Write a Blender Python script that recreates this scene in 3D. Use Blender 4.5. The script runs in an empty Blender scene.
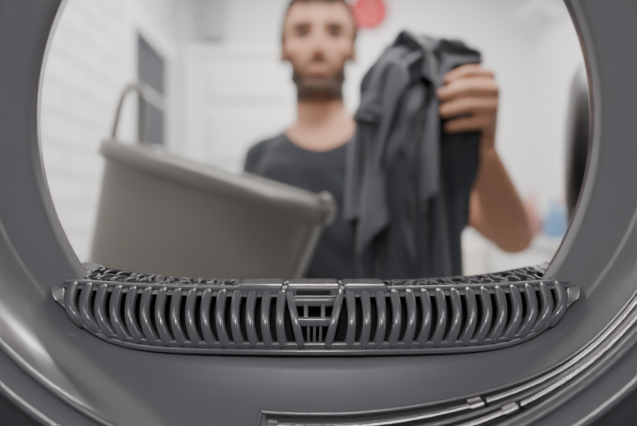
import bpy, math, numpy as np
from mathutils import Vector, Matrix, noise
F=483.0; CZ=1.27
rng=np.random.RandomState(4)
def W(px,py,d): return np.array([(px-318.5)/F*d, d, CZ+(213-py)/F*d])
# ---------------- materials ----------------
def mat(name,col,rough=.5,metal=0,noise_scale=0,noise_amt=.1,bump=0,bscale=200,coat=0,sheen=0,sss=0,attr=None,spec=.5,emit=None,estr=0):
    m=bpy.data.materials.new(name); m.use_nodes=True
    nt=m.node_tree; b=nt.nodes['Principled BSDF']
    b.inputs['Base Color'].default_value=(*col,1); b.inputs['Roughness'].default_value=rough; b.inputs['Metallic'].default_value=metal
    b.inputs['Coat Weight'].default_value=coat; b.inputs['Coat Roughness'].default_value=.15
    b.inputs['Sheen Weight'].default_value=sheen; b.inputs['Specular IOR Level'].default_value=spec
    if sss:
        b.inputs['Subsurface Weight'].default_value=sss; b.inputs['Subsurface Radius'].default_value=(.01,.004,.002)
    tc=nt.nodes.new('ShaderNodeTexCoord')
    src=None
    if attr:
        a=nt.nodes.new('ShaderNodeAttribute'); a.attribute_name=attr; src=a.outputs['Color']; nt.links.new(src,b.inputs['Base Color'])
    if noise_scale:
        n=nt.nodes.new('ShaderNodeTexNoise'); n.inputs['Scale'].default_value=noise_scale; n.inputs['Detail'].default_value=5
        nt.links.new(tc.outputs['Object'],n.inputs['Vector'])
        mr=nt.nodes.new('ShaderNodeMapRange'); mr.inputs['To Min'].default_value=1-noise_amt; mr.inputs['To Max'].default_value=1+noise_amt
        nt.links.new(n.outputs['Fac'],mr.inputs['Value'])
        mx=nt.nodes.new('ShaderNodeVectorMath'); mx.operation='MULTIPLY'
        if src: nt.links.new(src,mx.inputs[0])
        else: mx.inputs[0].default_value=col
        nt.links.new(mr.outputs['Result'],mx.inputs[1]); nt.links.new(mx.outputs['Vector'],b.inputs['Base Color'])
    if bump:
        n2=nt.nodes.new('ShaderNodeTexNoise'); n2.inputs['Scale'].default_value=bscale; n2.inputs['Detail'].default_value=3
        nt.links.new(tc.outputs['Object'],n2.inputs['Vector'])
        bp=nt.nodes.new('ShaderNodeBump'); bp.inputs['Strength'].default_value=bump; bp.inputs['Distance'].default_value=.002
        nt.links.new(n2.outputs['Fac'],bp.inputs['Height']); nt.links.new(bp.outputs['Normal'],b.inputs['Normal'])
    if emit:
        b.inputs['Emission Color'].default_value=(*emit,1); b.inputs['Emission Strength'].default_value=estr
    return m
def tile_mat(name,col,grout,sx,sy,rough=.3,axis='XZ',mortar=.005):
    m=mat(name,col,rough); nt=m.node_tree; b=nt.nodes['Principled BSDF']
    tc=nt.nodes.new('ShaderNodeTexCoord'); sp=nt.nodes.new('ShaderNodeSeparateXYZ'); cb=nt.nodes.new('ShaderNodeCombineXYZ')
    nt.links.new(tc.outputs['Object'],sp.inputs[0]); nt.links.new(sp.outputs[axis[0]],cb.inputs[0]); nt.links.new(sp.outputs[axis[1]],cb.inputs[1])
    br=nt.nodes.new('ShaderNodeTexBrick'); br.inputs['Scale'].default_value=1; br.inputs['Brick Width'].default_value=sx; br.inputs['Row Height'].default_value=sy
    br.inputs['Mortar Size'].default_value=mortar; br.inputs['Color1'].default_value=(*col,1); br.inputs['Color2'].default_value=(*[c*.93 for c in col],1); br.inputs['Mortar'].default_value=(*grout,1)
    nt.links.new(cb.outputs[0],br.inputs['Vector']); nt.links.new(br.outputs['Color'],b.inputs['Base Color'])
    return m
M_plastic=mat('grey_plastic',(.172,.166,.180),.22,0,14,.06,.06,900,coat=.5)
M_rib=mat('filter_grey_plastic',(.140,.136,.148),.2,0,20,.05,.05,900,coat=.7)
M_rib2=mat('filter_dark_plastic',(.035,.034,.038),.35)
M_black=mat('black_rubber',(.012,.012,.013),.5)
M_mesh=mat('filter_mesh_black',(.006,.006,.007),.6,0,0,0,.6,1500)
M_seal=mat('felt_seal',(.05,.048,.055),.9,0,60,.2,.5,600)
M_steel=mat('brushed_steel',(.5,.48,.48),.27,1,30,.1)
M_drum=mat('drum_steel',(.33,.32,.34),.35,1,20,.1)
M_white=mat('white_enamel',(.82,.82,.82),.3,0,3,.02)
# ---------------- mesh helpers ----------------
def newmesh(name,V,Fc,m=None,parent=None,smooth=True,mats=None):
    me=bpy.data.meshes.new(name); me.from_pydata([tuple(map(float,v)) for v in V],[],[tuple(int(i) for i in f) for f in Fc]); me.update()
    if smooth: me.polygons.foreach_set('use_smooth',[True]*len(me.polygons))
    o=bpy.data.objects.new(name,me); bpy.context.collection.objects.link(o)
    if m: me.materials.append(m)
    if mats:
        for k in mats: me.materials.append(k)
    if parent: o.parent=parent
    return o
def empty(name):
    o=bpy.data.objects.new(name,None); bpy.context.collection.objects.link(o); return o
def fixn(o):
    import bmesh
    bm=bmesh.new(); bm.from_mesh(o.data); bmesh.ops.recalc_face_normals(bm,faces=bm.faces); bm.to_mesh(o.data); bm.free()
def autosm(o,ang=35):
    import bmesh
    bm=bmesh.new(); bm.from_mesh(o.data)
    for e in bm.edges:
        if len(e.link_faces)==2 and e.calc_face_angle(0)>math.radians(ang): e.smooth=False
    bm.to_mesh(o.data); bm.free()
class MB:
    def __init__(s): s.V=[];s.F=[]
    def add(s,V,Fc):
        o=len(s.V); s.V+= [tuple(v) for v in V]; s.F+=[tuple(i+o for i in f) for f in Fc]
    def obj(s,name,m,parent=None,smooth=True,ang=None):
        o=newmesh(name,s.V,s.F,m,parent,smooth); fixn(o)
        if ang: autosm(o,ang)
        return o
def grid_faces(m,n,closed_n=True,closed_m=False):
    f=[]
    for i in range(m if closed_m else m-1):
        for j in range(n if closed_n else n-1):
            a=i*n+j; b=i*n+(j+1)%n; c=((i+1)%m)*n+(j+1)%n; d=((i+1)%m)*n+j
            f.append((a,b,c,d))
    return f
def catmull(P,n):
    P=np.array(P,float); k=len(P); out=[]
    for u in np.linspace(0,k-1,n):
        i=min(int(u),k-2); t=u-i
        p0=P[max(i-1,0)];p1=P[i];p2=P[i+1];p3=P[min(i+2,k-1)]
        out.append(.5*((2*p1)+(-p0+p2)*t+(2*p0-5*p1+4*p2-p3)*t*t+(-p0+3*p1-3*p2+p3)*t**3))
    return np.array(out)
def frames(P,up=(0,0,1)):
    T=np.gradient(P,axis=0); T/= np.linalg.norm(T,axis=1)[:,None]+1e-12
    up=np.array(up,float); n=up-T[0]*np.dot(up,T[0])
    if np.linalg.norm(n)<1e-3: n=np.array([1,0,0])-T[0]*T[0][0]
    n/=np.linalg.norm(n); Ns=[n]
    for i in range(1,len(P)):
        n=Ns[-1]-T[i]*np.dot(Ns[-1],T[i]); n/=np.linalg.norm(n); Ns.append(n)
    Ns=np.array(Ns); return T,Ns,np.cross(T,Ns)
def section(w,h,r=.35,n=16):
    a=np.linspace(0,2*math.pi,n,endpoint=False); e=2/ (2+3*(1-r))
    return np.stack([w/2*np.sign(np.cos(a))*np.abs(np.cos(a))**e, h/2*np.sign(np.sin(a))*np.abs(np.sin(a))**e],1)
def sweep(mb,P,w,h,up=(0,0,1),r=.35,n=16,taper=True,widths=None):
    P=np.array(P,float); T,N,B=frames(P,up); S=section(1,1,r,n); V=[]
    k=len(P)
    for i in range(k):
        ww=w if widths is None else widths[i]
        for j in range(n): V.append(P[i]+B[i]*S[j,0]*ww+N[i]*S[j,1]*h)
    Fc=grid_faces(k,n); Fc.append(tuple(range(n))); Fc.append(tuple((k-1)*n+j for j in range(n)))
    mb.add(V,Fc)
def capsule(mb,p1,r1,p2,r2,n=20,sc=None):
    p1=np.array(p1,float);p2=np.array(p2,float); d=p2-p1; L=np.linalg.norm(d); d=d/L if L>0 else np.array([0,0,1.])
    pts=[];rad=[]
    for a in np.linspace(-math.pi/2,0,6): pts.append(p1+d*math.sin(a)*r1);rad.append(max(r1*math.cos(a),1e-4))
    for a in np.linspace(0,math.pi/2,6): pts.append(p2+d*math.sin(a)*r2);rad.append(max(r2*math.cos(a),1e-4))
    u=np.cross(d,[0,0,1.]) if abs(d[2])<.9 else np.cross(d,[1.,0,0]); u/=np.linalg.norm(u); v=np.cross(d,u)
    V=[];k=len(pts)
    for P,R in zip(pts,rad):
        for j in range(n):
            a=2*math.pi*j/n; V.append(P+(u*math.cos(a)+v*math.sin(a))*R)
    Fc=grid_faces(k,n); Fc.append(tuple(range(n))); Fc.append(tuple((k-1)*n+j for j in range(n)))
    mb.add(V,Fc)
def ellipsoid(mb,c,r,R=None,n=24):
    V=[];m=14
    for i in range(m):
        a=-math.pi/2+math.pi*(i+.02)/(m-1+.04)
        for j in range(n):
            b=2*math.pi*j/n; p=np.array([r[0]*math.cos(a)*math.cos(b),r[1]*math.cos(a)*math.sin(b),r[2]*math.sin(a)])
            if R is not None: p=R@p
            V.append(np.array(c)+p)
    Fc=grid_faces(m,n); Fc.append(tuple(range(n))); Fc.append(tuple((m-1)*n+j for j in range(n)))
    mb.add(V,Fc)
def box(mb,x0,x1,y0,y1,z0,z1):
    V=[(x,y,z) for x in(x0,x1) for y in(y0,y1) for z in(z0,z1)]
    mb.add(V,[(0,1,3,2),(4,6,7,5),(0,4,5,1),(2,3,7,6),(0,2,6,4),(1,5,7,3)])
def boxo(name,b,m,parent=None,bev=.004,seg=3):
    mb=MB(); box(mb,*b); o=mb.obj(name,m,parent,smooth=True)
    if bev:
        md=o.modifiers.new('b','BEVEL'); md.width=bev; md.segments=seg; md.harden_normals=False
        autosm(o,35)
    o.data.polygons.foreach_set('use_smooth',[False]*len(o.data.polygons))
    return o
def cyl(mb,c,r,h,axis=2,n=40,r2=None,cap=True):
    r2=r if r2 is None else r2; V=[]
    for k,(t,rr) in enumerate(((0,r),(1,r2))):
        for j in range(n):
            a=2*math.pi*j/n; p=[0,0,0]; o=[i for i in range(3) if i!=axis]
            p[o[0]]=rr*math.cos(a);p[o[1]]=rr*math.sin(a);p[axis]=t*h; V.append(np.array(c)+p)
    Fc=grid_faces(2,n)
    if cap: Fc+= [tuple(range(n)),tuple(range(n,2*n))]
    mb.add(V,Fc)
def lathe(mb,c,prof,n=64,R=None):
    V=[]
    for r,z in prof:
        for j in range(n):
            a=2*math.pi*j/n; p=np.array([r*math.cos(a),r*math.sin(a),z])
            if R is not None: p=R@p
            V.append(np.array(c)+p)
    mb.add(V,grid_faces(len(prof),n))

# ================= DRYER =================
dry=empty('clothes_dryer')
PC=(316,115); NA=320
ang=np.linspace(0,360,NA,endpoint=False)
tb=np.array([(0,242),(15.8,250.4),(27.4,269),(38.2,296),(45.1,314),(50.9,322),(56.2,325),(63.6,330.5),(70.8,334.6),(90,341),(120,345),(180,345)])
def RB_(p):
    p=np.asarray(p)%360; p=np.minimum(p,360-p)
    return np.interp(p,tb[:,0],tb[:,1])
def RB(p): return sum(RB_(np.asarray(p)+o) for o in (-5,-3,-1,1,3,5))/6
def RC(p):
    a=np.radians(p); return -81*np.cos(a)+np.sqrt(441**2-(81*np.sin(a))**2)
def PW(p,R,d): 
    a=math.radians(p); return W(PC[0]+R*math.sin(a),PC[1]+R*math.cos(a),d)
def Bp(p,dr=0,d=.345): return PW(p,float(RB(p))+dr,d)
def Cp(p): return PW(p,float(RC(p)),.29)
def plate(p,t,off=0):
    b=Bp(p,3,.3435); c=Cp(p); P=b*(1-t)+c*t
    cen=np.array([0,P[1],CZ+.06]); rad=P-cen; rad/=np.linalg.norm(rad); d=(c-b)/np.linalg.norm(c-b)
    n=-rad-np.dot(-rad,d)*d; n/=np.linalg.norm(n)
    P=P+(-n)*.006*math.sin(math.pi*t)
    return P+n*off
Acen=np.array([-.0025,0,1.345])
def circ(p,r,y,c=Acen): a=math.radians(p); return np.array([c[0]+r*math.sin(a),y,c[2]-r*math.cos(a)])
Ccen=(Cp(0)+Cp(180))/2; Cr=(Cp(180)[2]-Cp(0)[2])/2
loops=[]
def L(f): loops.append([f(a) for a in ang])
L(lambda a:circ(a,.264,.44)); L(lambda a:circ(a,.257,.438)); L(lambda a:circ(a,.249,.43)); L(lambda a:circ(a,.2245,.395))
L(lambda a:circ(a,.219,.385)); L(lambda a:PW(a,278,.378)); L(lambda a:PW(a,280,.372))
def mix(a,t): return PW(a,280,.372)*(1-t)+Bp(a,-4,.349)*t
L(lambda a:mix(a,.35)); L(lambda a:mix(a,.75)); L(lambda a:mix(a,1)); L(lambda a:Bp(a,0,.3455)); L(lambda a:Bp(a,3,.3435)); 
for t in (.08,.2,.35,.5,.65,.8,.93,1.0): L(lambda a,t=t:plate(a,t))
L(lambda a:circ(a,Cr+.002,.2885,Ccen)); L(lambda a:circ(a,Cr+.003,.292,Ccen))
mb=MB(); mb.add([v for l in loops for v in l],grid_faces(len(loops),NA)); bulk=mb.obj('bulkhead',M_plastic,dry)
def revo(name,prof,m,n=160):
    mb=MB(); V=[circ(a,r,y,Ccen) for r,y in prof for a in np.linspace(0,360,n,endpoint=False)]
    mb.add(V,grid_faces(len(prof),n)); return mb.obj(name,m,dry)
revo('drum_seal',[(Cr+.001,.296),(Cr+.007,.294),(Cr+.009,.286),(Cr+.007,.282)],M_black)
revo('seal_ring',[(Cr+.004,.292),(Cr+.008,.278),(Cr+.010,.2765),(Cr+.014,.277),(Cr+.015,.286)],M_plastic)
revo('felt_ring',[(Cr+.013,.286),(Cr+.017,.27),(Cr+.022,.268),(Cr+.026,.27)],M_seal)
dr=Cr+.026
revo('drum',[(dr,.272),(dr,.262),(dr-.003,.258),(dr-.003,.25),(dr,.246),(dr,-.27),(dr-.01,-.285),(.2,-.3),(.195,-.292),(.08,-.295),(.0005,-.295)],M_drum)
for k,a in enumerate((60,180,300)):
    mb=MB(); V=[];ys=np.linspace(.2,-.24,10)
    for y in ys:
        e=1-abs((y+.02)/.23)**6
        for da,h in ((-9,0),(-5,.02),(-2,.042),(0,.047),(2,.042),(5,.02),(9,0)):
            V.append(circ(a+da,dr-h*max(e,.05)+.001,y,Ccen))
    mb.add(V,grid_faces(10,7,False)); mb.obj('drum_lifter_%d'%(k+1),M_plastic,dry)
lc=circ(180,.19,-.28,Ccen)
mb=MB(); lathe(mb,lc,[(.062,-.01),(.062,.004),(.055,.008),(.05,.004)],40,np.array([[1,0,0],[0,0,1],[0,-1,0.]])); mb.obj('added_fill_bezel',M_steel,dry)  # bezel of an added fill lamp, unseen behind the camera
mb=MB(); lathe(mb,lc,[(.05,.004),(.04,.009),(.02,.012),(.001,.013)],40,np.array([[1,0,0],[0,0,1],[0,-1,0.]])); mb.obj('added_fill_lens',mat('fill_lens',(.9,.9,.9),.3,emit=(1,.97,.95),estr=3),dry)  # glowing lens of the added fill lamp
mb=MB(); V=[];n=NA
hw,z0,z1=.2985,.91,1.755
def sq(p,y,k=0):
    a=math.radians(p); dx,dz=math.sin(a),-math.cos(a); c=Acen
    ts=[]
    if dx>1e-9: ts.append((hw-k-c[0])/dx)
    if dx<-1e-9: ts.append((-hw+k-c[0])/dx)
    if dz>1e-9: ts.append((z1-k-c[2])/dz)
    if dz<-1e-9: ts.append((z0+k-c[2])/dz)
    t=min(ts); return np.array([c[0]+dx*t,y,c[2]+dz*t])
for f in (lambda a:circ(a,.264,.44),lambda a:circ(a,.268,.447),lambda a:sq(a,.45,.004),lambda a:sq(a,.446),lambda a:sq(a,-.33)):
    V+=[f(a) for a in ang]
mb.add(V,grid_faces(5,n)); mb.F.append(tuple(range(4*n,5*n))); mb.obj('cabinet',M_white,dry,ang=40)
def plate_sweep(name,t,p0,p1,w,h,off,m,n=90,r=.2,tf=None):
    mb=MB(); V=[];S=section(1,1,r,14)
    aa=np.linspace(p0,p1,n)
    for i,a in enumerate(aa):
        P=plate(a,t,off)
        d=plate(a,t+.02)-plate(a,t-.02); d/=np.linalg.norm(d); nn=plate(a,t,1.)-plate(a,t,0); 
        for j in range(14): V.append(P+d*S[j,0]*w+nn*S[j,1]*h)
    Fc=grid_faces(n,14); Fc+=[tuple(range(14)),tuple((n-1)*14+j for j in range(14))]
    mb.add(V,Fc); return mb.obj(name,m,dry,ang=50)
A0=-10
plate_sweep('sensor_frame_inner',.475,A0-.5,80,.0035,.005,.0005,M_plastic,r=.8)
plate_sweep('sensor_bed',.70,A0,80,.030,.002,.0003,M_plastic)
plate_sweep('sensor_groove_1',.525,A0+.5,80,.0026,.001,.0018,M_black)
plate_sweep('sensor_strip_1',.60,A0+3,80,.0042,.0045,.0022,M_steel,r=.7)
plate_sweep('sensor_groove_2',.65,A0+3,80,.0028,.001,.0018,M_black)
plate_sweep('sensor_rib',.70,2,80,.0035,.004,.0018,M_plastic,r=.8)
plate_sweep('sensor_groove_3',.745,8,80,.0028,.001,.0018,M_black)
plate_sweep('sensor_strip_2',.80,8,80,.0042,.0045,.0022,M_steel,r=.7)
plate_sweep('sensor_groove_4',.86,8,80,.0026,.001,.0018,M_black)
plate_sweep('sensor_frame_outer',.93,A0-.5,80,.0035,.005,.0005,M_plastic,r=.8)
mb=MB(); sweep(mb,[plate(A0-.5,t,.0005) for t in np.linspace(.475,.93,12)],.0035,.005,r=.8); mb.obj('sensor_frame_end',M_plastic,dry)
for i,(a,t) in enumerate(((29,.6),(33.5,.8))):
    plate_sweep('sensor_clip_%d'%(i+1),t,a-1.1,a+1.1,.0085,.007,.003,M_steel,n=6,r=.4)
    plate_sweep('sensor_clip_gap_%d'%(i+1),t,a+1.3,a+1.9,.0065,.0055,.0025,M_black,n=4)
plate_sweep('sensor_end_block',.6,A0+1.2,A0+2.8,.007,.006,.002,M_steel,n=6)

# ================= LINT FILTER =================
lf=empty('lint_filter')
def topc(s,d=.362,dy=0): s=float(s); return W(316+262*s,290-9*abs(s)**2.5+dy,d)
def botc(s,d=.3465,dy=0): s=float(s); return W(316+246*s,350-6*s*s-38*abs(s)**8+dy,d)
def backc(s,d=.40,dy=0): s=float(s); return W(316+229*s,283-19*abs(s)**3+dy,d)
def face(s,v,off=0):
    a=botc(s);b=topc(s); P=a*(1-v)+b*v
    return P+np.array([0,-1,0])*(.011*math.sin(math.pi*min(v*1.02,1))**.8-off)
S=np.linspace(-1,1,120)
def band(mb,v0,v1,th,s0=-1,s1=1,nv=7,ns=160,off=0):
    V=[]
    vs=np.linspace(v0,v1,nv)
    for s in np.linspace(s0,s1,ns):
        row=[face(s,v,off+ (0.0015 if v in(vs[0],vs[-1]) else 0)) for v in vs]
        back=[face(s,v,off)+np.array([0,th,0]) for v in vs[::-1]]
        V+=row+back
    k=2*nv; mb.add(V,grid_faces(ns,k)+[tuple(range(k)),tuple((ns-1)*k+j for j in range(k))])
mb=MB()
band(mb,.0,.17,.009,off=-.0034); band(mb,.89,1.0,.008,off=-.0024)
for s0,s1 in ((-1,-.955),(.955,1)): band(mb,0.05,1.0,.008,s0,s1,nv=12,ns=14,off=-.0012)
sweep(mb,[botc(s,.3435,1.5) for s in np.linspace(-1,1,160)],.0045,.0065,up=(0,-1,0),r=.7)
sweep(mb,[topc(s,.3615,-1) for s in np.linspace(-1,1,120)],.004,.006,up=(0,-1,0),r=.6)
sweep(mb,[backc(s,.40,0) for s in S],.003,.004,up=(0,-1,0),r=.5)
for sg in (-1,1):
    e=[topc(sg,.361,-1),topc(sg,.370,-4),backc(sg,.40)]
    sweep(mb,catmull(e,24),.005,.005,up=(1,0,0),r=.6)
mb.obj('frame',M_rib,lf)
mb=MB()
ss=[.126+i*.0565 for i in range(15)]
for sg in (-1,1):
    for s0 in ss:
        s=s0*sg; vv=np.linspace(.1,.95,18); P=[]
        for v in vv:
            q=face(s,v,0.0006)
            q=q+np.array([sg*.0034*math.sin(math.pi*v)*(.5+.6*s0),0,0]); P.append(q)
        wd=[.0084-.0018*math.sin(math.pi*(v-.1)/.85)**.6 for v in vv]
        sweep(mb,P,.008,.008,up=(0,-1,0),r=.75,widths=wd)
mb.obj('ribs',M_rib,lf)
mb=MB()
def fp(px_top,px_bot,v0=0,v1=1,n=14,off=0):
    out=[]
    for v in np.linspace(v0,v1,n):
        a=face(0,v,off); x=(px_bot*(1-v)+px_top*v); out.append(np.array([(x-318.5)/F*a[1],a[1],a[2]]))
    return out
sweep(mb,fp(289,303,.1,.95),.006,.008,up=(0,-1,0),r=.5); sweep(mb,fp(341,326,.1,.95),.006,.008,up=(0,-1,0),r=.5)
for v in (.82,.52):
    a=face(0,v,-.0002); hwid=(25.5*v+11.5*(1-v))/F*a[1]; sweep(mb,[a+np.array([x-.003,0,0]) for x in np.linspace(-hwid,hwid,8)],.0065,.006,up=(0,-1,0),r=.5)
for x in (309,314.5,320): sweep(mb,fp(x*1.0+ (x-314.5)*.3,x,0.1,.52,off=.002),.0024,.006,up=(0,-1,0),r=.5)
for x in (306,323): sweep(mb,fp(x,x,.52,.84,off=.002),.0035,.006,up=(0,-1,0),r=.5)
mb.obj('latch',M_rib,lf)
for i,(x0,x1) in enumerate(((239,284),(287,340),(343,386))):
    a=W(x0,289,.368);b=W(x1,289,.368)
    boxo('handle_plate_%d'%(i+1),(a[0],b[0],.357,.392,a[2]-.006,a[2]+.0048),M_rib,lf,.0025)
boxo('handle_slot',(W(297,0,.366)[0],W(330,0,.366)[0],.3555,.3575,a[2]-.0025,a[2]+.0010),M_black,lf,.0003)
mb=MB(); V=[]
for s in S:
    V+= [botc(s,.357,0),botc(s,.362,-8),topc(s,.368,12),topc(s,.366,2),topc(s,.367,0.5),backc(s,.40,1.5),backc(s,.41,25)]
mb.add(V,grid_faces(len(S),7,False)); mb.obj('screen',M_mesh,lf)
mb=MB(); V=[]
for s in S:
    b=backc(s,.4015); zc=Acen[2]-math.sqrt(max(.235**2-(b[0]-Acen[0])**2,.0))
    V+=[b,np.array([b[0],.404,b[2]-.004]),np.array([b[0],.412,min(zc,b[2]-.005)])]
mb.add(V,grid_faces(len(S),3,False)); mb.obj('back_wall',M_rib2,lf)
mb=MB()
def tops(s,u,up=0.0): return topc(s,.364,0)*(1-u)+backc(s,.40,0)*u+np.array([0,0,up])
for sg in (-1,1):
    k=0
    for s0 in np.arange(.27,.95,.052):
        for u0,rr in ((.3,.26),(.72,.22)):
            a0=rng.uniform(0,6.28); sp=rng.uniform(3.6,5.2); P=[]
            for t in np.linspace(0,1,16):
                aa=a0+sp*t*(1 if k%2 else -1); r=rr*(1-.45*t)
                P.append(tops(sg*(s0+.085*r*math.cos(aa)+ (.02 if u0>.5 else 0)),u0+r*math.sin(aa),.0015))
            sweep(mb,P,.0018,.0022,r=.7,n=8); k+=1
    for u in (.04,.96):
        sweep(mb,[tops(sg*s,u,.001) for s in np.linspace(.26,.98,40)],.0016,.002,r=.7,n=8)
mb.obj('scroll_lattice',mat('lattice_plastic',(.11,.108,.115),.3),lf)
mb=MB()
for sg in (-1,1):
    V=[];uu=np.linspace(0,1,6)
    for s in np.linspace(.92,1.0,5):
        for u in uu: V.append(tops(sg*s,u,.002))
    mb.add(V,grid_faces(5,6,False))
mb.obj('end_plate',M_rib,lf)
mb=MB()
for sg in (-1,1):
    c=W(316+sg*267,292,.356); capsule(mb,c+np.array([0,0,.005]),.0034,c+np.array([0,.002,-.010]),.0032)
mb.obj('pivot_notch',M_black,lf)

# ================= DOOR (open) =================
hx,hy=.262,.462; an=math.radians(25.5); dv=np.array([math.sin(an),math.cos(an),0]); nv=np.array([-math.cos(an),math.sin(an),0])
dc=np.array([hx+.034,hy,1.345])+dv*.235
R=np.stack([dv,np.array([0,0,1.]),nv],1)
mb=MB(); lathe(mb,dc,[(.001,-.045),(.2,-.045),(.228,-.038),(.236,-.02),(.232,-.008),(.2,.0),(.15,.004)],72,R); mb.obj('door_frame',mat('door_dark_plastic',(.010,.010,.012),.5),dry)
mb=MB(); lathe(mb,dc,[(.155,0),(.148,.015),(.13,.033),(.11,.043),(.05,.05),(.001,.051)],72,R); mb.obj('door_glass',mat('door_smoked_glass',(.010,.010,.012),.4),dry)
mb=MB(); 
for dz in (-.06,.06): capsule(mb,(.279,.448,1.345+dz),.008,(.304,.49,1.345+dz),.008)
mb.obj('door_hinge',M_steel,dry)

# ================= WASHING MACHINE =================
wm=empty('washing_machine')
boxo('body',(-.2985,.2985,-.33,.45,.012,.88),M_white,wm,.01)
boxo('stacking_shelf',(-.2985,.2985,-.33,.45,.881,.909),M_white,wm,.003)
RY=np.array([[1,0,0],[0,0,1],[0,1,0.]])
mb=MB(); lathe(mb,(0,.45,.43),[(.16,0),(.2,.0),(.215,.02),(.205,.035),(.165,.03),(.16,.01)],60,RY); mb.obj('door_ring',M_steel,wm)
mb=MB(); lathe(mb,(0,.45,.43),[(.165,.012),(.12,.03),(.001,.035)],60,RY); mb.obj('door_glass',M_black,wm)
boxo('control_panel',(-.28,.28,.45,.456,.76,.86),M_rib2,wm,.002)
mb=MB(); lathe(mb,(0,.455,.81),[(.03,0),(.028,.02),(.001,.021)],32,RY); mb.obj('dial',M_steel,wm)
for i,(x,y) in enumerate(((-.25,-.28),(.25,-.28),(-.25,.4),(.25,.4))):
    mb=MB(); cyl(mb,(x,y,0),.022,.015); mb.obj('foot_%d'%(i+1),M_black,wm)

# ================= ROOM =================
XL,XR,Y0,Y1,H=-.86,1.30,-.42,2.95,2.75
M_wall=mat('painted_wall',(.77,.77,.77),.6,0,2,.02,.05,80)
M_tileL=tile_mat('wall_tile',(.80,.79,.78),(.42,.41,.40),.3,.1,.3,'YZ',.008)
def wallbox(name,b,m): return boxo(name,b,m,None,0)
wallbox('floor',(XL-.1,XR+.1,Y0-.1,Y1+.1,-.08,0),tile_mat('floor_tile',(.42,.41,.4),(.25,.25,.25),.4,.4,.3,'XY'))
wallbox('ceiling',(XL-.1,XR+.1,Y0-.1,Y1+.1,H,H+.08),M_wall)
wallbox('wall_back',(XL-.1,XR+.1,Y1,Y1+.1,0,H),M_wall)
wallbox('wall_front',(XL-.1,XR+.1,Y0-.1,Y0,0,H),M_wall)
wallbox('wall_right',(XR,XR+.1,Y0,Y1,0,H),M_wall)
wy0,wy1,wz0,wz1=2.20,2.80,1.05,2.18
mb=MB()
box(mb,XL-.1,XL,Y0,wy0,0,H);box(mb,XL-.1,XL,wy1,Y1,0,H);box(mb,XL-.1,XL,wy0,wy1,0,wz0);box(mb,XL-.1,XL,wy0,wy1,wz1,H)
o=mb.obj('wall_left',M_tileL,None,False)
win=empty('window_1')
for nm,b in (('jamb_1',(XL-.1,XL+.012,wy0-.08,wy0+.012,wz0-.07,wz1+.07)),('jamb_2',(XL-.1,XL+.03,wy1-.02,wy1+.07,wz0-.07,wz1+.07)),('head',(XL-.1,XL+.015,wy0,wy1,wz1-.03,wz1+.07)),('sill',(XL-.1,XL+.04,wy0-.07,wy1+.06,wz0-.08,wz0+.02)),('transom',(XL-.02,XL-.002,wy0,wy1,1.87,1.885))):
    boxo(nm,b,M_white,win,.004)
boxo('glass',(XL-.014,XL-.006,wy0,wy1,wz0,wz1),mat('night_glass',(.010,.015,.024),.4),win,0)
dr_=empty('door_1'); M_door=mat('door_paint',(.82,.825,.83),.4,0,3,.01)
dx0,dx1,dzt=-.74,-.10,2.2; yb=Y1-.002
boxo('leaf',(dx0,dx1,yb-.05,yb-.01,.01,dzt),M_door,dr_,.003)
for i,(a,b) in enumerate(((.15,.62),(.70,1.10),(1.18,1.50),(1.58,1.86),(1.94,2.12))):
    boxo('panel_%d'%(i+1),(dx0+.09,dx1-.09,yb-.075,yb-.045,a,b),M_door,dr_,.014)
for i,b in enumerate(((dx0-.07,dx0,yb-.07,yb,0.002,dzt+.07),(dx1,dx1+.07,yb-.07,yb,0.002,dzt+.07),(dx0,dx1,yb-.07,yb,dzt+.005,dzt+.07))):
    boxo('casing_%d'%(i+1),b,M_door,dr_,.004)
mb=MB(); capsule(mb,(dx0+.05,yb-.1,1.02),.009,(dx0+.16,yb-.1,1.02),.009); capsule(mb,(dx0+.05,yb-.05,1.02),.01,(dx0+.05,yb-.1,1.02),.01); mb.obj('lever_handle',M_steel,dr_)
for nm,b in (('baseboard_back',(dx1+.08,XR,Y1-.015,Y1,0,.08)),('baseboard_left',(XL,XL+.015,Y0,Y1-.08,0,.08)),('baseboard_right',(XR-.015,XR,Y0,Y1-.02,0,.08))): boxo(nm,b,M_door,None,.003)
boxo('ventilation_duct',(-.69,-.555,Y1-.12,Y1-.002,2.29,H-.001),mat('duct_grey',(.36,.36,.37),.5,.3),None,.01)
ck=empty('wall_clock'); cc=(.310,Y1-.002,2.495); RYn=np.array([[1,0,0],[0,0,-1],[0,1,0.]])
M_red=mat('red_gloss',(.45,.006,.01),.5)
mb=MB(); lathe(mb,cc,[(.115,0),(.12,.03),(.112,.045),(.100,.045),(.096,.035)],60,RYn); mb.obj('rim',M_red,ck)
mb=MB(); lathe(mb,cc,[(.098,.036),(.001,.037)],60,RYn); mb.obj('dial_face',M_red,ck)
mb=MB(); yk=cc[1]-.042; sweep(mb,[(cc[0],yk,cc[2]),(cc[0]+.03,yk,cc[2]+.05)],.004,.003);sweep(mb,[(cc[0],yk,cc[2]),(cc[0]-.02,yk,cc[2]+.06)],.004,.003)
for i in range(12):
    a=i*math.pi/6; p=np.array([cc[0],yk,cc[2]]); q=np.array([math.sin(a),0,math.cos(a)]); sweep(mb,[p+q*.080,p+q*.090],.003,.003,up=(0,1,0))
mb.obj('hands_and_marks',M_white,ck)
cab=empty('storage_cabinet')
boxo('carcass',(.86,XR-.005,1.75,2.55,.02,1.13),M_white,cab,.005)
boxo('worktop',(.83,XR-.003,1.73,2.57,1.131,1.165),mat('worktop',(.50,.50,.51),.3),cab,.005)
for i in range(2): boxo('door_%d'%(i+1),(.842,.86,1.77+i*.39,2.14+i*.39,.08,1.11),M_door,cab,.004)
mb=MB()
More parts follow.
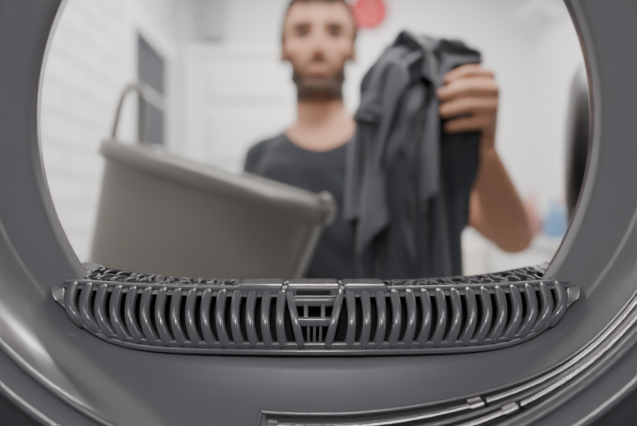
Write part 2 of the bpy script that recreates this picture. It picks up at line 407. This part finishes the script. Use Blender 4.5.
for i in range(2): capsule(mb,(.83,2.10+i*.09,.55),.006,(.83,2.10+i*.09,.68),.006)
mb.obj('handles',M_steel,cab)
def bottle(name,x,y,z,r,h,col,cap):
    e=empty(name); mb=MB(); lathe(mb,(x,y,z+.001),[(.001,0),(r*.95,0),(r,.01),(r,h*.6),(r*.85,h*.72),(r*.4,h*.82),(r*.35,h*.86)],32); mb.obj('body',mat(name+'_plastic',col,.3),e)
    mb=MB(); lathe(mb,(x,y,z+h*.86),[(r*.45,0),(r*.45,h*.13),(r*.38,h*.14),(.001,h*.14)],24); mb.obj('cap',mat(name+'_cap',cap,.35),e)
bottle('detergent_bottle',.925,1.90,1.166,.03,.16,(.10,.22,.40),(.05,.15,.3))
bottle('lotion_bottle',.868,1.97,1.166,.03,.19,(.50,.17,.15),(.40,.05,.05))
bottle('cleaner_spray_bottle',.99,1.95,1.166,.035,.17,(.22,.28,.35),(.5,.06,.08))
tw=MB(); 
for i in range(3):
    P=catmull([(1.02+.0,2.2,1.185+i*.03),(.93,2.2,1.19+i*.03),(.88,2.2,1.188+i*.03)],10); sweep(tw,P,.2,.028,up=(0,0,1),r=.5,widths=[.2]*10)
tw.obj('folded_towels',mat('towel_cotton',(.30,.22,.23),.95,0,30,.1,.6,300,sheen=.3))
boxo('linen_bin',(.70,.82,2.35,2.93,.0,1.12),mat('bin_plastic',(.80,.74,.66),.5),None,.02)
sh=empty('wall_shelf'); boxo('board',(1.12,XR-.002,2.3,2.8,2.38,2.40),M_white,sh,.003); boxo('bracket',(1.2,XR-.002,2.5,2.52,2.30,2.379),M_white,sh,.002)
sb=empty('storage_box'); boxo('bin',(1.14,1.27,2.32,2.66,2.401,2.53),mat('teal_plastic',(.015,.10,.13),.4),sb,.01); boxo('lid',(1.13,1.28,2.31,2.67,2.531,2.55),mat('teal_lid',(.015,.08,.1),.4),sb,.005)
def lamp(name,x,y,sx,sy,pw):
    e=empty(name); boxo('housing',(x-sx/2-.02,x+sx/2+.02,y-sy/2-.02,y+sy/2+.02,H-.04,H-.001),M_white,e,.005)
    boxo('diffuser',(x-sx/2,x+sx/2,y-sy/2,y+sy/2,H-.048,H-.0405),mat('diffuser',(.9,.9,.9),.5,emit=(1,.98,.96),estr=4),e,.002)
    l=bpy.data.lights.new(name+'_light','AREA'); l.shape='RECTANGLE'; l.size=sx;l.size_y=sy;l.energy=pw;l.color=(1,.975,.95)
    o=bpy.data.objects.new('light',l); bpy.context.collection.objects.link(o); o.location=(x,y,H-.06); o.parent=e
lamp('ceiling_lamp',.1,.32,1.0,.4,40); lamp('ceiling_lamp.001',.2,2.0,.9,.5,42)
l=bpy.data.lights.new('added_fill_light','AREA'); l.shape='DISK'; l.size=.09; l.energy=2.1; l.color=(1,.98,.98)  # fill light added inside the drum to brighten bulkhead and filter
o=bpy.data.objects.new('added_fill_light',l); bpy.context.collection.objects.link(o); o.location=(lc[0],lc[1]+.025,lc[2]); o.rotation_euler=(math.radians(80),0,0); o.parent=dry

# ================= LAUNDRY BASKET (rounded-rectangular tub) =================
lb=empty('laundry_basket'); M_tub=mat('tub_plastic',(.122,.115,.103),.3,.15,12,.03,0,300,coat=.25)
rc=np.array([-.147,.80,1.333])
ro,pi_=math.radians(17),math.radians(3.5)
Rb=np.array(Matrix.Rotation(ro,3,'Y')@Matrix.Rotation(pi_,3,'X'))
Hh=.30
prof=[(.001,-Hh),(.135,-Hh),(.156,-Hh+.004),(.163,-Hh+.02),(.172,-.18),(.183,-.07),(.187,-.030),(.1885,-.027),(.194,-.026),(.198,-.021),(.198,-.002),(.195,.003),(.189,.003),(.185,-.002),(.182,-.02),(.176,-.07),(.165,-.18),(.155,-Hh+.02),(.135,-Hh+.012),(.001,-Hh+.012)]
mb=MB(); V=[]; NT=128
for r,zz in prof:
    for j in range(NT):
        a=2*math.pi*j/NT; c,s=math.cos(a),math.sin(a)
        q=(abs(c)**4.6+abs(s)**4.6)**(-1/4.6)
        V.append(rc+Rb@np.array([r*q*c*.93,r*q*s*.72,zz]))
mb.add(V,grid_faces(len(prof),NT)); mb.obj('tub',M_tub,lb)
mb=MB(); k9=.94
for sg in (-1,1):
    if sg<0: pts=[(-.186*k9,-.052,-.02),(-.192*k9,-.052,.02),(-.197*k9,-.044,.066),(-.200*k9,-.026,.088),(-.201*k9,0,.094),(-.200*k9,.026,.088),(-.197*k9,.044,.066),(-.192*k9,.052,.02),(-.186*k9,.052,-.02)]
    else: pts=[(.172,-.05,.004),(.160,-.046,.006),(.150,-.036,-.02),(.140,-.022,-.05),(.137,0,-.06),(.140,.022,-.05),(.150,.036,-.02),(.160,.046,.006),(.172,.05,.004)]
    P=np.array([rc+Rb@np.array(p) for p in catmull(pts,50)]); sweep(mb,P,.018,.009,up=(1,0,0),r=.7)
mb.obj('handles',M_tub,lb)

# ================= MAN =================
man=empty('man')
mb=MB()
ellipsoid(mb,(0,1.105,1.675),(.083,.098,.090))
ellipsoid(mb,(0,1.062,1.603),(.067,.058,.085))
capsule(mb,(0,1.010,1.660),.008,(0,.993,1.608),.0100)
for sg in(-1,1):
    ellipsoid(mb,(sg*.0105,1.000,1.603),(.0075,.009,.007))
    capsule(mb,(0,1.014,1.669),.012,(sg*.042,1.03,1.671),.012)
    ellipsoid(mb,(sg*.046,1.042,1.615),(.028,.026,.028))
    capsule(mb,(sg*.050,1.09,1.574),.020,(sg*.015,1.026,1.535),.019)
    ellipsoid(mb,(sg*.087,1.115,1.635),(.007,.018,.031),np.array(Matrix.Rotation(-sg*.35,3,'Z')))
    ellipsoid(mb,(sg*.084,1.11,1.61),(.006,.01,.012))
capsule(mb,(-.017,1.006,1.5705),.005,(.017,1.006,1.5705),.005); capsule(mb,(-.014,1.006,1.5635),.0055,(.014,1.006,1.5635),.0055)
ellipsoid(mb,(0,1.018,1.532),(.023,.019,.019))
capsule(mb,(.01,1.13,1.44),.068,(0,1.112,1.585),.060)
tr=math.radians(-19); R19=np.array(Matrix.Rotation(tr,3,'Z')); tc=np.array([.03,1.125])
st=[(.86,.10,.09),(.88,.15,.105),(.93,.163,.112),(1.0,.152,.106),(1.1,.148,.102),(1.2,.158,.11),(1.3,.172,.118),(1.37,.172,.112),(1.42,.15,.095),(1.455,.11,.078),(1.485,.075,.06),(1.495,.05,.04)]
V=[]
for z,rx,ry in st:
    for j in range(40):
        a=2*math.pi*j/40; c,s=math.cos(a),math.sin(a); p=R19@np.array([rx*np.sign(c)*abs(c)**.85,ry*np.sign(s)*abs(s)**.85,0]); V.append((tc[0]+p[0],tc[1]+p[1],z))
mb.add(V,grid_faces(len(st),40)+[tuple(range(40)),tuple((len(st)-1)*40+j for j in range(40))])
SR=np.array([-.122,1.18,1.392]); SL=np.array([.195,1.05,1.40])
for S_ in (SR,SL):
    ellipsoid(mb,S_,(.056,.056,.06)); nb=np.array([.02,1.13,1.48]); capsule(mb,nb+(S_-nb)*.15,.045,nb+(S_-nb)*.8+np.array([0,0,.005]),.044)
EL=np.array([.369,.92,1.228]); WL=np.array([.264,.778,1.362])
capsule(mb,SL,.054,EL+(SL-EL)*.1,.042); capsule(mb,EL,.042,EL+(WL-EL)*.35,.043); capsule(mb,EL+(WL-EL)*.3,.043,WL,.027)
ER=np.array([-.23,1.165,1.12]); WR=np.array([-.19,.99,.975])
capsule(mb,SR,.053,ER,.041); capsule(mb,ER,.042,ER+(WR-ER)*.35,.042); capsule(mb,ER+(WR-ER)*.3,.042,WR,.028)
kn=[(.264,.748,1.458),(.268,.742,1.437),(.266,.744,1.416),(.26,.75,1.396)]
for k in kn: capsule(mb,WL+np.array([0,0,.005]),.022,k,.0125)
fing=[[kn[0],(.248,.703,1.470),(.212,.688,1.469),(.188,.694,1.460)],
      [kn[1],(.252,.694,1.446),(.210,.678,1.445),(.178,.686,1.438)],
      [kn[2],(.250,.696,1.424),(.210,.681,1.421),(.180,.689,1.415)],
      [kn[3],(.244,.704,1.402),(.212,.692,1.398),(.190,.698,1.394)]]
fr=[(.0115,.0112,.0100,.0088),(.012,.0114,.0104,.0092),(.0115,.011,.0100,.0088),(.0105,.0098,.0088,.0078)]
for f,r in zip(fing,fr):
    for i in range(3): capsule(mb,f[i],r[i],f[i+1],r[i+1],14)
th=[(.252,.785,1.385),(.232,.80,1.425),(.212,.785,1.462),(.198,.758,1.480)]
tr_=[.018,.014,.012,.010]
for i in range(3): capsule(mb,th[i],tr_[i],th[i+1],tr_[i+1],14)
upv=Rb@np.array([0,0,1.])
hc=rc+Rb@np.array([.035,.02,-Hh-.018]); 
d=hc-WR; d/=np.linalg.norm(d); pk=WR+d*.085; side=np.cross(d,upv); side/=np.linalg.norm(side)
for i in range(4):
    o_=side*(-.030+.020*i); k=pk+o_; capsule(mb,WR+o_*.5,.02,k,.012)
    L_=(.075,.082,.078,.06)[i]; a1=k+d*L_*.45-upv*.002; a2=a1+d*L_*.3; a3=a2+d*L_*.25+upv*.002
    for p,q,r1,r2 in ((k,a1,.011,.010),(a1,a2,.010,.009),(a2,a3,.009,.008)): capsule(mb,p,r1,q,r2,14)
capsule(mb,WR+side*-.02,.016,WR+side*-.055+d*.05,.012);capsule(mb,WR+side*-.055+d*.05,.012,WR+side*-.06+d*.085,.010)
for sg,hx_ in((-1,-.06),(1,.12)):
    hip=np.array([hx_,1.13+(-.03*sg)*.5,.88]); kn_=hip+np.array([sg*.015,-.01,-.42]); ak=kn_+np.array([sg*.01,.03,-.38])
    capsule(mb,hip,.088,kn_,.06); capsule(mb,kn_,.058,kn_+(ak-kn_)*.35,.06); capsule(mb,kn_+(ak-kn_)*.35,.06,ak,.045)
    ellipsoid(mb,(ak[0],ak[1]-.07,.045),(.047,.14,.043)); capsule(mb,ak,.045,(ak[0],ak[1]+.0,.05),.043)
o=mb.obj('figure',None,man)
md=o.modifiers.new('r','REMESH'); md.mode='VOXEL'; md.voxel_size=.0034; md.adaptivity=0
md=o.modifiers.new('s','SMOOTH'); md.factor=.5; md.iterations=9
dg=bpy.context.evaluated_depsgraph_get(); me=bpy.data.meshes.new_from_object(o.evaluated_get(dg)); o.modifiers.clear(); o.data=me
nv_=len(me.vertices); co=np.empty(nv_*3); me.vertices.foreach_get('co',co); co=co.reshape(-1,3)
no=np.empty(nv_*3); me.vertices.foreach_get('normal',no); no=no.reshape(-1,3)
x,y,z=co[:,0].copy(),co[:,1].copy(),co[:,2].copy()
def G(cx,cz,sx,sz): return np.exp(-((x-cx)/sx)**2-((z-cz)/sz)**2)*(y<1.06)
headm=(z>1.49)&(y>.95)
for sg in(-1,1):
    co[:,1]+=np.where(headm,.009*G(sg*.032,1.645,.016,.010),0)
def sst(a,b,v): t=np.clip((v-a)/(b-a),0,1); return t*t*(3-2*t)
hz=np.zeros(nv_); hz[headm]=[noise.noise(Vector(p)*70) for p in co[headm]]
line=np.interp(y,[1.0,1.035,1.055,1.075,1.095,1.12,1.2],[1.703,1.705,1.698,1.680,1.640,1.606,1.52])+.012*np.exp(-((np.abs(x)-.048)/.016)**2)*(y<1.06)+.006*hz
hairc=sst(-.007,.006,z-line)*headm*(z>1.53)
hair=sst(-.008,.018,z-line)*headm*(z>1.53)
side_b=sst(.058,.066,np.abs(x))*sst(1.05,1.058,y)*sst(1.104,1.094,y)*sst(1.555,1.57,z)*sst(1.69,1.68,z)*headm
jawl=1.552+.95*np.maximum(np.abs(x)-.018,0)+.004*hz
beard=sst(.012,-.012,z-jawl)*headm*(y<1.11)*sst(1.504,1.528,z)
must=np.exp(-((z-1.5825)/.0055)**2)*sst(.032,.020,np.abs(x))*headm*(y<1.03)
lipm=np.exp(-(((z-1.5665)/.0066)**2)**2)*sst(.022,.013,np.abs(x))*(y<1.03)*headm
beard=np.clip(beard+side_b*.5,0,1)*(1-lipm)
stub=sst(.018,-.018,z-(1.588+.8*np.maximum(np.abs(x)-.03,0)))*headm*(y<1.10)*(1-lipm)*.5*sst(1.500,1.530,z)
brow=np.exp(-((np.abs(x)-.034)/.021)**4-((z-1.667)/.0062)**2)*headm*(y<1.06)
hm=hair>.01
nz=np.array([noise.noise(Vector(p)*120) for p in co[hm]]); nz2=np.array([noise.noise(Vector(p)*45) for p in co[hm]])
dsp=np.zeros(nv_); dsp[hm]=hair[hm]*(.009+.006*nz+.007*nz2)
dsp*=1+.6*sst(1.72,1.76,z)
ear=(np.abs(x)>.085)&(y<1.15)&(z<1.67)
dsp[ear]=0; hairc=hairc*(~ear)
dsp+=beard*.001+brow*.0015
dn=np.sqrt((x-.005)**2+((y-1.10)*.9)**2)
def segd(a,b):
    ab=b-a; t=np.clip(((co-a)@ab)/(ab@ab),0,1); return np.linalg.norm(co-(a+t[:,None]*ab),axis=1),t
dl,tl=segd(SL,EL); dR,tR=segd(SR,ER); dfl,_=segd(EL,WL); dfr,_=segd(ER,WR)
shirt=(z<1.50)&(z>.93)&(y>.93)
arml=(dl<.075)&(tl>.62)&(x>.25)|((dfl<.06)&(x>.2)); armr=((dR<.07)&(tR>.62)&(x<-.17))|((dfr<.06)&(tR>.6)&(z<1.2)&(x<-.1)&(y<1.13))
hand=(y<.93)&(z>1.0)
neckcut=np.sqrt(((x-.008)/.088)**2+((z-1.50)/.092)**2)
shirt=shirt&~arml&~armr&~hand&~((neckcut<1)&(y<1.14))&~((dn<.083)&(z>1.46))
pants=(z<=.93)&(z>.09)&(y>.93)&~armr&~(dfr<.06); shoe=z<=.09
wr=np.array([noise.noise(Vector((p[0]*9,p[1]*9,p[2]*5+3)))+.5*noise.noise(Vector((p[0]*22+p[2]*14,p[1]*20,p[2]*16))) for p in co[shirt]])
dsp[shirt]+=.006+.010*wr
co+=no*dsp[:,None]
me.vertices.foreach_set('co',co.ravel())
skin=np.array([.46,.235,.152]); haircol=np.array([.012,.008,.006]); lip=np.array([.30,.10,.08])
red=np.exp(-((np.abs(x)-.045)/.02)**2-((z-1.61)/.022)**2)*headm*(y<1.06)+np.exp(-(x/.014)**2-((z-1.605)/.014)**2)*headm*(y<1.01)
colr=np.tile(skin,(nv_,1)); colr=colr*(1-.15*red[:,None]*np.array([.1,1,1]))
orb_shade=np.zeros(nv_)
for sg in(-1,1): orb_shade+=np.exp(-((x-sg*.032)/.018)**2-((z-1.647)/.011)**2)*headm*(y<1.06)
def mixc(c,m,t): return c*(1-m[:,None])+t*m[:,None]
colr=mixc(colr,np.clip(orb_shade*.65,0,1),np.array([.11,.055,.04]))  # eye-socket shade painted into the skin colour
colr=mixc(colr,stub,haircol*2)
colr=mixc(colr,np.clip(lipm*.85,0,1),lip)
colr=mixc(colr,np.clip(beard*.84+must*.75*(1-lipm),0,.88),haircol)
colr=mixc(colr,np.clip(brow*1.3,0,.97),haircol)
colr=mixc(colr,hairc*.98,haircol)
a=me.color_attributes.new('Col','FLOAT_COLOR','POINT'); a.data.foreach_set('color',np.concatenate([colr,np.ones((nv_,1))],1).ravel())
for m in (mat('skin',(.5,.3,.22),.6,0,60,.06,.1,500,sss=.08,attr='Col',spec=.25),mat('tshirt_cotton',(.014,.017,.024),.85,0,40,.1,.2,700,sheen=.1),mat('jeans',(.03,.035,.06),.85,0,60,.2,.3,800),mat('shoe',(.05,.05,.05),.6)): me.materials.append(m)
reg=np.zeros(nv_,int); reg[shirt]=1; reg[pants]=2; reg[shoe]=3
pi=np.empty(len(me.loops),int); me.loops.foreach_get('vertex_index',pi)
ls=np.empty(len(me.polygons),int); me.polygons.foreach_get('loop_start',ls)
me.polygons.foreach_set('material_index',reg[pi[ls]]); me.polygons.foreach_set('use_smooth',[True]*len(me.polygons)); me.update()
M_eye=mat('eye_white',(.34,.32,.30),.25); M_iris=mat('iris',(.03,.02,.015),.2)
for i,sg in enumerate((-1,1)):
    mb=MB(); ellipsoid(mb,(sg*.032,1.029,1.6435),(.0125,.0115,.0080)); mb.obj('eye_%d'%(i+1),M_eye,man)
    mb=MB(); ellipsoid(mb,(sg*.0318,1.0195,1.643),(.0064,.003,.0060)); mb.obj('iris_%d'%(i+1),M_iris,man)
    mb=MB(); P=catmull([(sg*.018,1.018,1.643),(sg*.027,1.0150,1.6490),(sg*.038,1.0165,1.6490),(sg*.047,1.026,1.643)],14); sweep(mb,P,.004,.004,r=.8,n=8); mb.obj('eyelid_%d'%(i+1),mat('lash%d'%i,(.03,.018,.014),.6),man)

# ================= CLOTHES =================
gc=empty('dark_grey_clothes')
M_cl=mat('fleece_grey',(.036,.036,.050),.7,0,25,.15,.3,500,sheen=.4)
M_cl2=mat('fleece_navy',(.010,.012,.019),.75,0,25,.15,.3,500,sheen=.18)
def Q(x,y,d=.735): return W(x,y,d)
def drape(name,m,pinpts,cx,cy,wd,hg,n1,n2,seed,steps=230,bounds=None,pr=.05,collect=.35,yr=(.62,.84),sx=.55,bs=.12):
    r=np.random.RandomState(seed)
    u=np.linspace(0,wd,n1); v=np.linspace(0,hg,n2); U,Vv=np.meshgrid(u,v,indexing='ij')
    pin=np.hypot(U-cx,Vv-cy)<pr
    pp=np.array(pinpts,float)
    base=pp.mean(0)
    X=np.stack([base[0]+(U-cx)*sx, base[1]+(Vv-cy)*.25, base[2]-np.abs(Vv-cy)*.55-np.abs(U-cx)*.3],-1)
    for f in range(5):
        a,b,c=r.uniform(6,24),r.uniform(4,22),r.uniform(0,6.28)
        X[...,1]+=.020*np.sin(a*U+b*Vv+c); X[...,0]+=.008*np.sin(b*U-a*Vv+c)
    X+=r.normal(0,.001,X.shape)
    tt=np.clip((U-cx)/(2*pr)+.5,0,1)*(len(pp)-1); i0=np.minimum(tt.astype(int),len(pp)-2); fr_=(tt-i0)[...,None]
    tgt=pp[i0]*(1-fr_)+pp[i0+1]*fr_
    tgt=tgt+np.stack([.008*np.sin(U*80+Vv*50),.020*np.cos(U*62+Vv*30)+(Vv-cy)*.15,(pr-np.hypot(U-cx,Vv-cy))*.35],-1)
    st_=X.copy(); Pv=X.copy(); w_=np.where(pin,0.,1.)
    du,dv_=u[1]-u[0],v[1]-v[0]
    g=np.array([0,0,-9.8])*(1/120)**2*1.4
    def con(A,B,L,k,lim=False):
        a=X[A];b=X[B]; dlt=b-a; l=np.linalg.norm(dlt,axis=-1,keepdims=True)+1e-9
        wa=w_[A][...,None]; wb=w_[B][...,None]; s=wa+wb; s[s==0]=1
        e=np.minimum(l-L,0) if lim else l-L
        c=dlt*e/l*k/s; X[A]=a+c*wa; X[B]=b-c*wb
    sl=slice; al=sl(None)
    dd=math.hypot(du,dv_)
    for it in range(steps):
        vel=(X-Pv)*.975; Pv=X.copy(); X=X+(vel+g)*w_[...,None]
        q=min(1,it/(steps*collect)); q=q*q*(3-2*q)
        X[pin]=(st_*(1-q)+tgt*q)[pin]
        for k in range(9):
            for o_ in (0,1):
                con((sl(o_,n1-1,2),al),(sl(o_+1,n1,2),al),du,1.)
                con((al,sl(o_,n2-1,2)),(al,sl(o_+1,n2,2)),dv_,1.)
                con((sl(o_,n1-1,2),sl(0,n2-1)),(sl(o_+1,n1,2),sl(1,n2)),dd,.25)
                con((sl(o_,n1-1,2),sl(1,n2)),(sl(o_+1,n1,2),sl(0,n2-1)),dd,.25)
            con((sl(0,n1-6),al),(sl(6,n1),al),6*du*.8,bs,True)
            con((al,sl(0,n2-6)),(al,sl(6,n2)),6*dv_*.8,bs*.7,True)
        lo,hi=yr
        X[...,1]+=.25*(np.clip(X[...,1],lo,hi)-X[...,1])
        if bounds: X[...,0]+=.25*(np.clip(X[...,0],bounds[0],bounds[1])-X[...,0])
    X=np.nan_to_num(X,nan=1.2)
    mb=MB(); mb.add(X.reshape(-1,3),grid_faces(n1,n2,False)); ob=newmesh(name,mb.V,mb.F,m,gc)
    md=ob.modifiers.new('sm','SMOOTH'); md.iterations=2; md.factor=.5
    md=ob.modifiers.new('th','SOLIDIFY'); md.thickness=.0028; md.offset=0
    md=ob.modifiers.new('sb','SUBSURF'); md.levels=1; md.render_levels=1
    return ob
drape('navy_shirt',M_cl2,[Q(410,85,.74),Q(438,78,.745),Q(462,92,.75)],.40,.30,.80,.72,88,80,3,bounds=(.060,.228),pr=.09,yr=(.69,.84),sx=.35)
drape('grey_trousers',M_cl,[Q(370,105,.705),Q(388,72,.71),Q(420,57,.715),Q(455,72,.73)],.28,.16,.56,.56,76,80,7,bounds=(.042,.165),pr=.14,yr=(.645,.76),sx=.3)
def fold_tube(name,pts,rads,m,k=7,amp=.3,seed=0,flat=.75,M=140,N=150,up=(0,-1,0),drift=1.5):
    P=catmull(pts,M); Rr=np.interp(np.linspace(0,1,M),np.linspace(0,1,len(rads)),rads)
    Rr=np.convolve(np.pad(Rr,8,'edge'),np.ones(17)/17,'valid')
    T,Nn,B=frames(P,up); V=[]
    for i in range(M):
        t=i/(M-1); endc=min(1,math.sqrt(min(t,1-t)*25+.002))
        n1=noise.noise(Vector((t*5,seed*3.1,0)))*drift; n2=noise.noise(Vector((t*7,seed*5.7,9)))*drift*1.4
        for j in range(N):
            a=2*math.pi*j/N; ca,sa=math.cos(a),math.sin(a)
            wv=noise.noise(Vector((ca*1.3,sa*1.3,t*4+seed)))*1.2
            f=1-2*abs(math.sin(k/2*a+n1+wv*1.5))**.9
            am=amp*(.6+.8*abs(noise.noise(Vector((ca*2,sa*2,t*3+seed*7)))))
            r=Rr[i]*endc*(1+am*f+.2*noise.noise(Vector((ca*2.2+seed,sa*2.2,t*7))))
            V.append(P[i]+(B[i]*ca+Nn[i]*sa*flat)*r)
    mb=MB(); Fc=grid_faces(M,N)+[tuple(range(N)),tuple((M-1)*N+j for j in range(N))]
    mb.add(V,Fc); return mb.obj(name,m,gc)
fold_tube('gathered_bunch',[Q(480,64,.75),Q(458,60,.735),Q(430,60,.73),Q(402,68,.72),Q(382,88,.715),Q(371,120,.71)],[.014,.024,.032,.036,.030,.016],M_cl,k=6,amp=.32,seed=5,flat=1)
fold_tube('gripped_core',[Q(445,72,.745),Q(456,105,.745),Q(456,150,.745),Q(448,215,.745),Q(440,250,.745)],[.022,.032,.034,.03,.02],M_cl2,k=6,amp=.25,seed=1)
fold_tube('shirt_sleeve',[Q(420,85,.71),Q(408,120,.70),Q(398,165,.695),Q(402,225,.70),Q(405,290,.70)],[.02,.034,.033,.028,.024],M_cl2,k=4,amp=.25,seed=9)
fold_tube('left_fold',[Q(382,110,.715),Q(370,150,.72),Q(368,200,.725),Q(370,262,.73)],[.018,.024,.026,.02],M_cl2,k=4,amp=.25,seed=21)
fold_tube('cuff',[Q(376,98,.70),Q(369,110,.69),Q(365,124,.685)],[.012,.021,.021],M_cl2,k=4,amp=.1,seed=13,M=40,N=80)

# ================= CAMERA / WORLD =================
w=bpy.data.worlds.new('World'); bpy.context.scene.world=w; w.use_nodes=True; w.node_tree.nodes['Background'].inputs[0].default_value=(.6,.65,.7,1); w.node_tree.nodes['Background'].inputs[1].default_value=.3
cam=bpy.data.cameras.new('camera'); co_=bpy.data.objects.new('camera',cam); bpy.context.collection.objects.link(co_)
co_.location=(0,0,CZ); co_.rotation_euler=(math.radians(90),0,0); cam.sensor_width=36; cam.lens=F/637*36; cam.clip_start=.01
cam.dof.use_dof=True; cam.dof.focus_distance=.345; cam.dof.aperture_fstop=2.3
bpy.context.scene.camera=co_
